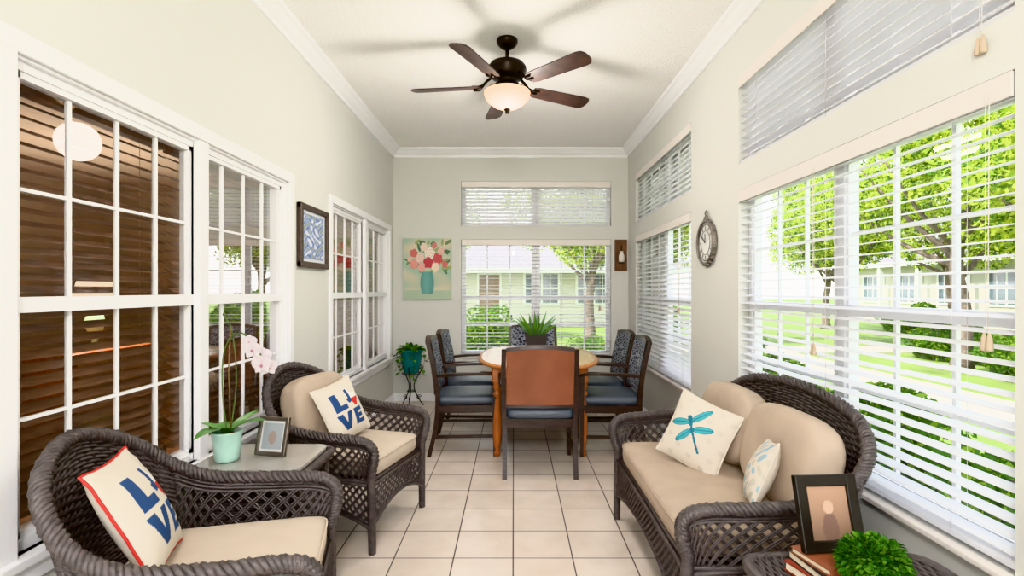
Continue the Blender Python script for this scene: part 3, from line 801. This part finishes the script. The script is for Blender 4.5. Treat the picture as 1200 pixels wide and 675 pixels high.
for u,dy,s_ in((.76,.0,.8),(.84,-.02,.95),(.91,.015,1.0),(.97,-.02,1.0),(1.0,.015,.9)):
    p=st(u)+Vector((.01,dy-.01,-.015)); T0=b.T
    b.T=Matrix.Translation(p)@Rz(30+60*dy*10)@Rx(10)@Matrix.Scale(s_,4)
    for k in range(5):
        a=pi/2+2*pi*k/5; ww=.026 if k in(1,4) else .017; LL=.042
        def pf(u2,v2,a=a,ww=ww,LL=LL):
            w_=ww*math.sin(pi*min(1,u2*.9+.1))**.6 if u2<1 else .001
            x=LL*u2;yq=w_*(v2*2-1)
            return (x*math.cos(a)-yq*math.sin(a),-.008*u2*u2+.004*abs(v2*2-1),x*math.sin(a)+yq*math.cos(a))
        b.grid(pf,5,4,PET)
    b.sq((0,-.008,-.004),(.011,.014,.014),PETC,1,1,nu=8,nv=6)
    b.T=T0
b.obj('potted_orchid',TR(-1.26,2.25,.602,-8))
def photo_frame(name,mw,w,h,fw,fm,colf,depth=.018):
    b=MB(); b.T=Rx(-14)
    for a in(-1,1):
        b.box((a*(w/2-fw/2),0,h/2),(fw,depth,h),fm,bev=.003); b.box((0,0,h/2+a*(h/2-fw/2)),(w,depth*.95,fw),fm,bev=.003)
    b.grid(lambda a,c:((a-.5)*(w-2*fw+.006),-.002,h/2+(c-.5)*(h-2*fw+.006)),40,40,COLF,False,colf)
    b.bx(-w/2+.005,w/2-.005,.002,.008,.005,h-.005,fm)
    b.T=Matrix()
    z=h*.62; b.tube([(0,.012+z*math.tan(math.radians(14)),z),(0,.012+z*.55,.004)],.006,fm,6)
    return b.obj(name,mw)
def ph1(a,c):
    x=a*2-1;y=c*2-1
    if max(abs(x),abs(y))>.80: return C(196,196,194)
    if x*x*2+(y+.1)**2*1.2<.22: return C(146,130,122)
    return C(146,152,156)
def ph2(a,c):
    x=a*2-1;y=c*2-1
    if x*x*5+(y-.2)**2*6<.3: return C(196,164,142)
    if x*x*3+(y+.6)**2<.4: return C(110,86,76)
    k=.7+.25*y
    return tuple(v*k for v in C(166,134,112)[:3])+(1,)
photo_frame('photo_frame',TR(-1.10,2.31,.6035,-10),.15,.17,.018,SILVER,ph1)
b=MB()
BKC=[M('book_cover_1',(130,52,40),.6),M('book_cover_2',(48,42,44),.6),M('book_cover_3',(140,84,62),.6)]
PG=M('book_pages',(216,204,182),.9,bump=.3,bscale=200,stretch=(1,1,12))
zz=0
for i,(w,d,t,yaw) in enumerate(((.22,.16,.028,4),(.20,.15,.024,-5),(.19,.14,.018,2))):
    R=Rz(yaw)
    b.box((0,0,zz+t/2),(w-.008,d-.008,t-.006),PG,R=R)
    b.box((0,0,zz+.0015),(w,d,.003),BKC[i],R=R); b.box((0,0,zz+t-.0015),(w,d,.003),BKC[i],R=R)
    off=R@Vector((0,-d/2,0)); b.box((off.x,off.y,zz+t/2),(w,.004,t),BKC[i],R=R); zz+=t
b.obj('book_stack',TR(.92,1.455,ETH+.001,12))
photo_frame('black_photo_frame',TR(.915,1.46,ETH+.0725,4),.185,.21,.032,BLACKF,ph2,.022)
b=MB()
b.lathe([(.032,0),(.036,.004),(.045,.06),(.046,.07),(.042,.07),(.040,.055)],BLACKF,24)
for i in range(1600):
    a=rng.uniform(0,2*pi); ct=rng.uniform(-.45,1); s2=math.sqrt(1-ct*ct); r=.074*(rng.uniform(.55,1)**.4)*(1+.12*math.sin(5*a+3*ct))
    d=Vector((math.cos(a)*s2,math.sin(a)*s2,ct)); p=Vector((0,0,.118))+Vector((d.x*r,d.y*r,d.z*r*.85))
    dd=(d+Vector(rng.uniform(-.7,.7,3))).normalized()
    b.leaf(p,dd,.017,.011,(GREEN1,GREEN2,GREEN1,GREEN3)[i%4],.2,2)
b.sq((0,0,.115),(.10,.10,.08),GREEN3,1,1)
b.obj('potted_boxwood',TR(.925,1.31,ETH+.001,0))
b=MB()
for k in range(3):
    a=2*pi*k/3+.5; T0=b.T; b.T=Matrix.Rotation(a,4,'Z')
    f=catmull([(.15,0,.0),(.13,0,.02),(.05,0,.16),(.035,0,.26),(.10,0,.38),(.135,0,.44),(.12,0,.47),(.10,0,.455)])
    b.tube([f(i/30) for i in range(31)],.006,IRON,6)
    sp=[(.09+.03*(1-t/24)*math.cos(t*.5),0,.10+.03*(1-t/24)*math.sin(t*.5)) for t in range(20)]; b.tube(sp,.004,IRON,5)
    b.T=T0
for R,z in((.045,.18),(.105,.385)): b.tube([(R*math.cos(2*pi*i/32),R*math.sin(2*pi*i/32),z) for i in range(32)],.005,IRON,6,closed=True)
b.lathe([(.001,.392),(.082,.392),(.085,.40),(.115,.52),(.128,.64),(.138,.645),(.138,.665),(.122,.665),(.116,.63)],TEAL,36)
b.lathe([(.118,.63),(.002,.635)],M('potting_soil',(60,46,36),.95),20)
for i in range(50):
    a=rng.uniform(0,2*pi); L=rng.uniform(.09,.17); d=Vector((math.cos(a),math.sin(a),rng.uniform(.35,1.3)))
    b.leaf(Vector((math.cos(a)*.06,math.sin(a)*.06,.655)),d,L,.05,(GREEN1,GREEN2,GREEN2,GREEN3)[i%4],rng.uniform(.2,.8),5)
for a,L in((-1.2,.34),(-.3,.30),(-2.2,.22),(3.6,.28)):
    pts=[Vector((math.cos(a)*(.13+.04*math.sin(t)),math.sin(a)*(.13+.04*math.sin(t)),.68-L*(t/3)**1.5)) for t in [q*.3 for q in range(11)]]
    b.tube(pts,.002,GREEN3,4)
    for q in range(0,11): b.leaf(pts[q],(math.cos(a+q*1.3),math.sin(a+q*1.3),-.1),.06,.045,(GREEN1,GREEN2)[q%2],.4,3)
b.obj('plant_stand',TR(-1.19,5.95,0,0))

# ------------------------------------------------------------------ outdoors
GZ=-.16
LAWN=M('lawn_grass',(108,130,58),.95,var=.45,vscale=.9,bump=.5,bscale=30,bdist=.03)
b=MB(); b.bx(-60,80,-40,90,-.30,GZ,LAWN); b.obj('lawn')
CONC=M('concrete',(176,170,164),.9,var=.08,vscale=3)
b=MB(); b.bx(-6,1.6,6.45,11,GZ,-.13,CONC); b.bx(5.2,6.7,-10,12.3,GZ,-.14,CONC); b.bx(-6,30,12.3,13.6,GZ,-.14,CONC); b.obj('walkway')
def foliage(b,c,rad,n,ls,mats,clumps=14,seed=1,cr=(.32,.55)):
    r=np.random.RandomState(seed); cs=[]
    for i in range(clumps):
        d=r.normal(size=3); d/=np.linalg.norm(d); cs.append((np.array(c)+d*np.array(rad)*r.uniform(.35,.85),r.uniform(*cr)))
    for mat in mats:
        m=n//len(mats); vs=[];fs=[]
        for i in range(m):
            cc,rr=cs[r.randint(clumps)]; d=r.normal(size=3); d/=np.linalg.norm(d)
            p=cc+d*np.array(rad)*rr*r.uniform(.5,1)**.5
            if p[2]<GZ+.02: continue
            a=r.normal(size=3); a/=np.linalg.norm(a); q=np.cross(a,r.normal(size=3)); q/=np.linalg.norm(q)
            s_=ls*r.uniform(.6,1.3); o=len(vs)
            vs+= [tuple(p-a*s_),tuple(p+q*s_*.45),tuple(p+a*s_),tuple(p-q*s_*.45)]; fs.append([o,o+1,o+2,o+3])
        b.add(vs,fs,mat,False)
def tree_mesh(seed,h=2.6,R=2.3,n=9000):
    b=MB(); r=random.Random(seed)
    f=catmull([Vector((0,0,GZ)),Vector((.05,.03,h*.4)),Vector((-.06,.05,h*.8)),Vector((.05,-.05,h*1.3))])
    b.tube([f(i/14) for i in range(15)],[.16*(1-.5*i/14)+(.05 if i==0 else 0) for i in range(15)],BARK,10)
    for i in range(8):
        a=i*2*pi/8+r.random(); st_=f(.55+.05*i)
        e=st_+Vector((math.cos(a)*R*.7,math.sin(a)*R*.7,R*.5+r.random()*R*.5)); mid=st_.lerp(e,.5)+Vector((0,0,-.15))
        g=catmull([st_,mid,e]); b.tube([g(k/8) for k in range(9)],[.05*(1-k/9)+.01 for k in range(9)],BARK,6)
    foliage(b,(0,0,h+R*.65),(R,R,R*.85),n,.055,[TG1,TG1,TG2,TG3],60,seed,(.16,.32))
    return b
tm1=tree_mesh(3,2.3,2.6,32000).obj('tree',TR(8.4,9.6,0,0)).data
tm2=tree_mesh(8,2.0,2.1,24000).obj('tree',TR(8.2,6.6,.0,40)).data
for x,y,yaw,m_ in((9.6,14.9,80,tm2),(12.2,20,200,tm1),(12.6,11,120,tm2),(4.6,15.4,60,tm2),(2.3,15.2,150,tm1),(8.6,3.2,20,tm1),(-3.6,16.6,0,tm1),(13.2,15.4,0,tm1),(13,6,0,tm1)):
    place('tree',m_,TR(x,y,0,yaw))
def shrub_mesh(rad,n,seed,ls=.045):
    b=MB(); foliage(b,(0,0,GZ+rad[2]*.9),rad,n,ls,[TG2,SG1,TG3,SG1],20,seed)
    for i in range(6):
        a=i; b.tube([(0,0,GZ),(math.cos(a)*rad[0]*.4,math.sin(a)*rad[1]*.4,rad[2])],.015,BARK,5)
    return b
sm=shrub_mesh((.60,.60,.66),11000,4,.035).obj('shrub',TR(-.50,8.4,0,0)).data
for x,y,s_ in((1.22,8.3,.62),(.5,10.6,.5),(-1.7,9.4,1.1),(3.0,11.3,1.2),(3.6,8.6,1.0)):
    place('shrub',sm,TR(x,y,GZ*(1-s_),x*40)@Matrix.Scale(s_,4))
hm=shrub_mesh((.6,1.0,.40),12000,9,.04).obj('hedge',TR(2.6,2.2,0,0)).data
for x,y,s_ in((2.7,4.0,1.0),(2.6,5.6,1.05),(8.6,8.2,1.2),(9.4,11,1.1),(14.2,10,1.5),(14.0,18,1.4)):
    place('hedge',hm,TR(x,y,GZ*(1-s_),0)@Matrix.Scale(s_,4))
SID=M('cream_siding',(198,194,187),.8,var=.04); ROOF=M('grey_shingles',(112,108,112),.9,var=.2,vscale=8,bump=.4,bscale=20)
HG=M('dark_house_glass',(78,92,102),.1,spec=.9)
def house(name,mw,L,D,H,pitch=1.7,nw=5,porch=True):
    b=MB(); b.bx(-L/2,L/2,0,D,GZ,H,SID)
    ov=.6
    rp=[(-ov,H-.12),(D/2,H+pitch),(D+ov,H-.12),(D+ov,H-.25),(-ov,H-.25)]
    b.loft([[(-L/2-ov,y,z) for y,z in rp],[(L/2+ov,y,z) for y,z in rp]],ROOF,True,True,False)
    b.bx(-L/2-ov,L/2+ov,-ov-.03,-ov,H-.30,H-.10,TRIM)
    for i in range(nw):
        x=-L/2+L*(i+.5)/nw
        if i==nw//2:
            b.bx(x-.5,x+.5,-.05,0,-.1,2.05,TRIM); b.bx(x-.42,x+.42,-.07,-.04,-.05,1.97,M('door_paint',(130,104,84),.5))
        else:
            b.bx(x-.75,x+.75,-.05,0,.75,2.1,TRIM)
            for k in(-1,1):
                b.bx(x+k*.35-.31,x+k*.35+.31,-.06,-.04,.83,1.40,HG); b.bx(x+k*.35-.31,x+k*.35+.31,-.06,-.04,1.46,2.02,HG)
                b.bx(x+k*.35-.012,x+k*.35+.012,-.07,-.05,.83,2.02,TRIM)
    if porch:
        for i in range(nw+1):
            x=-L/2+L*i/nw; b.bx(x-.08,x+.08,-ov+.02,-ov+.18,GZ,H-.2,TRIM)
    return b.obj(name,mw)
house('neighboring_house',TR(-1,21,0,0),15,7,2.35,1.6,7,False)
house('neighboring_house.001',TR(17.5,17,0,-90),18,7,2.7,1.9,8,True)

# ------------------------------------------------------------------ light, sky, camera
w=bpy.data.worlds.new('sky_world'); scene.world=w; w.use_nodes=True
N=w.node_tree.nodes; L=w.node_tree.links; bg=N['Background']
tc=N.new('ShaderNodeTexCoord'); sx=N.new('ShaderNodeSeparateXYZ'); L.new(tc.outputs['Generated'],sx.inputs[0])
rp=N.new('ShaderNodeValToRGB'); rp.color_ramp.elements[0].position=0.0; rp.color_ramp.elements[0].color=(1,.98,.97,1)
rp.color_ramp.elements[1].position=.7; rp.color_ramp.elements[1].color=(.78,.87,1,1)
L.new(sx.outputs['Z'],rp.inputs['Fac']); L.new(rp.outputs['Color'],bg.inputs['Color']); bg.inputs['Strength'].default_value=2.7
sl=bpy.data.lights.new('sun','SUN'); sl.energy=6.5; sl.angle=.02; sl.color=(1,.93,.82)
so=bpy.data.objects.new('sun',sl); scene.collection.objects.link(so)
so.rotation_euler=Vector((.60,.12,-.78)).to_track_quat('-Z','Y').to_euler()
cam=bpy.data.cameras.new('camera'); co=bpy.data.objects.new('camera',cam); scene.collection.objects.link(co)
co.location=(0,0,1.35); co.rotation_euler=(pi/2,0,0); cam.lens=18; cam.sensor_width=36; cam.clip_start=.02; cam.clip_end=300
cam.shift_x=-2/1200; cam.shift_y=2.5/1200
scene.camera=co
try: scene.view_settings.view_transform='Khronos PBR Neutral'
except Exception as e:
    print('VT',e); scene.view_settings.view_transform='Standard'
scene.view_settings.exposure=0.88
print('verts',sum(len(o.data.vertices) for o in scene.objects if o.type=='MESH'))
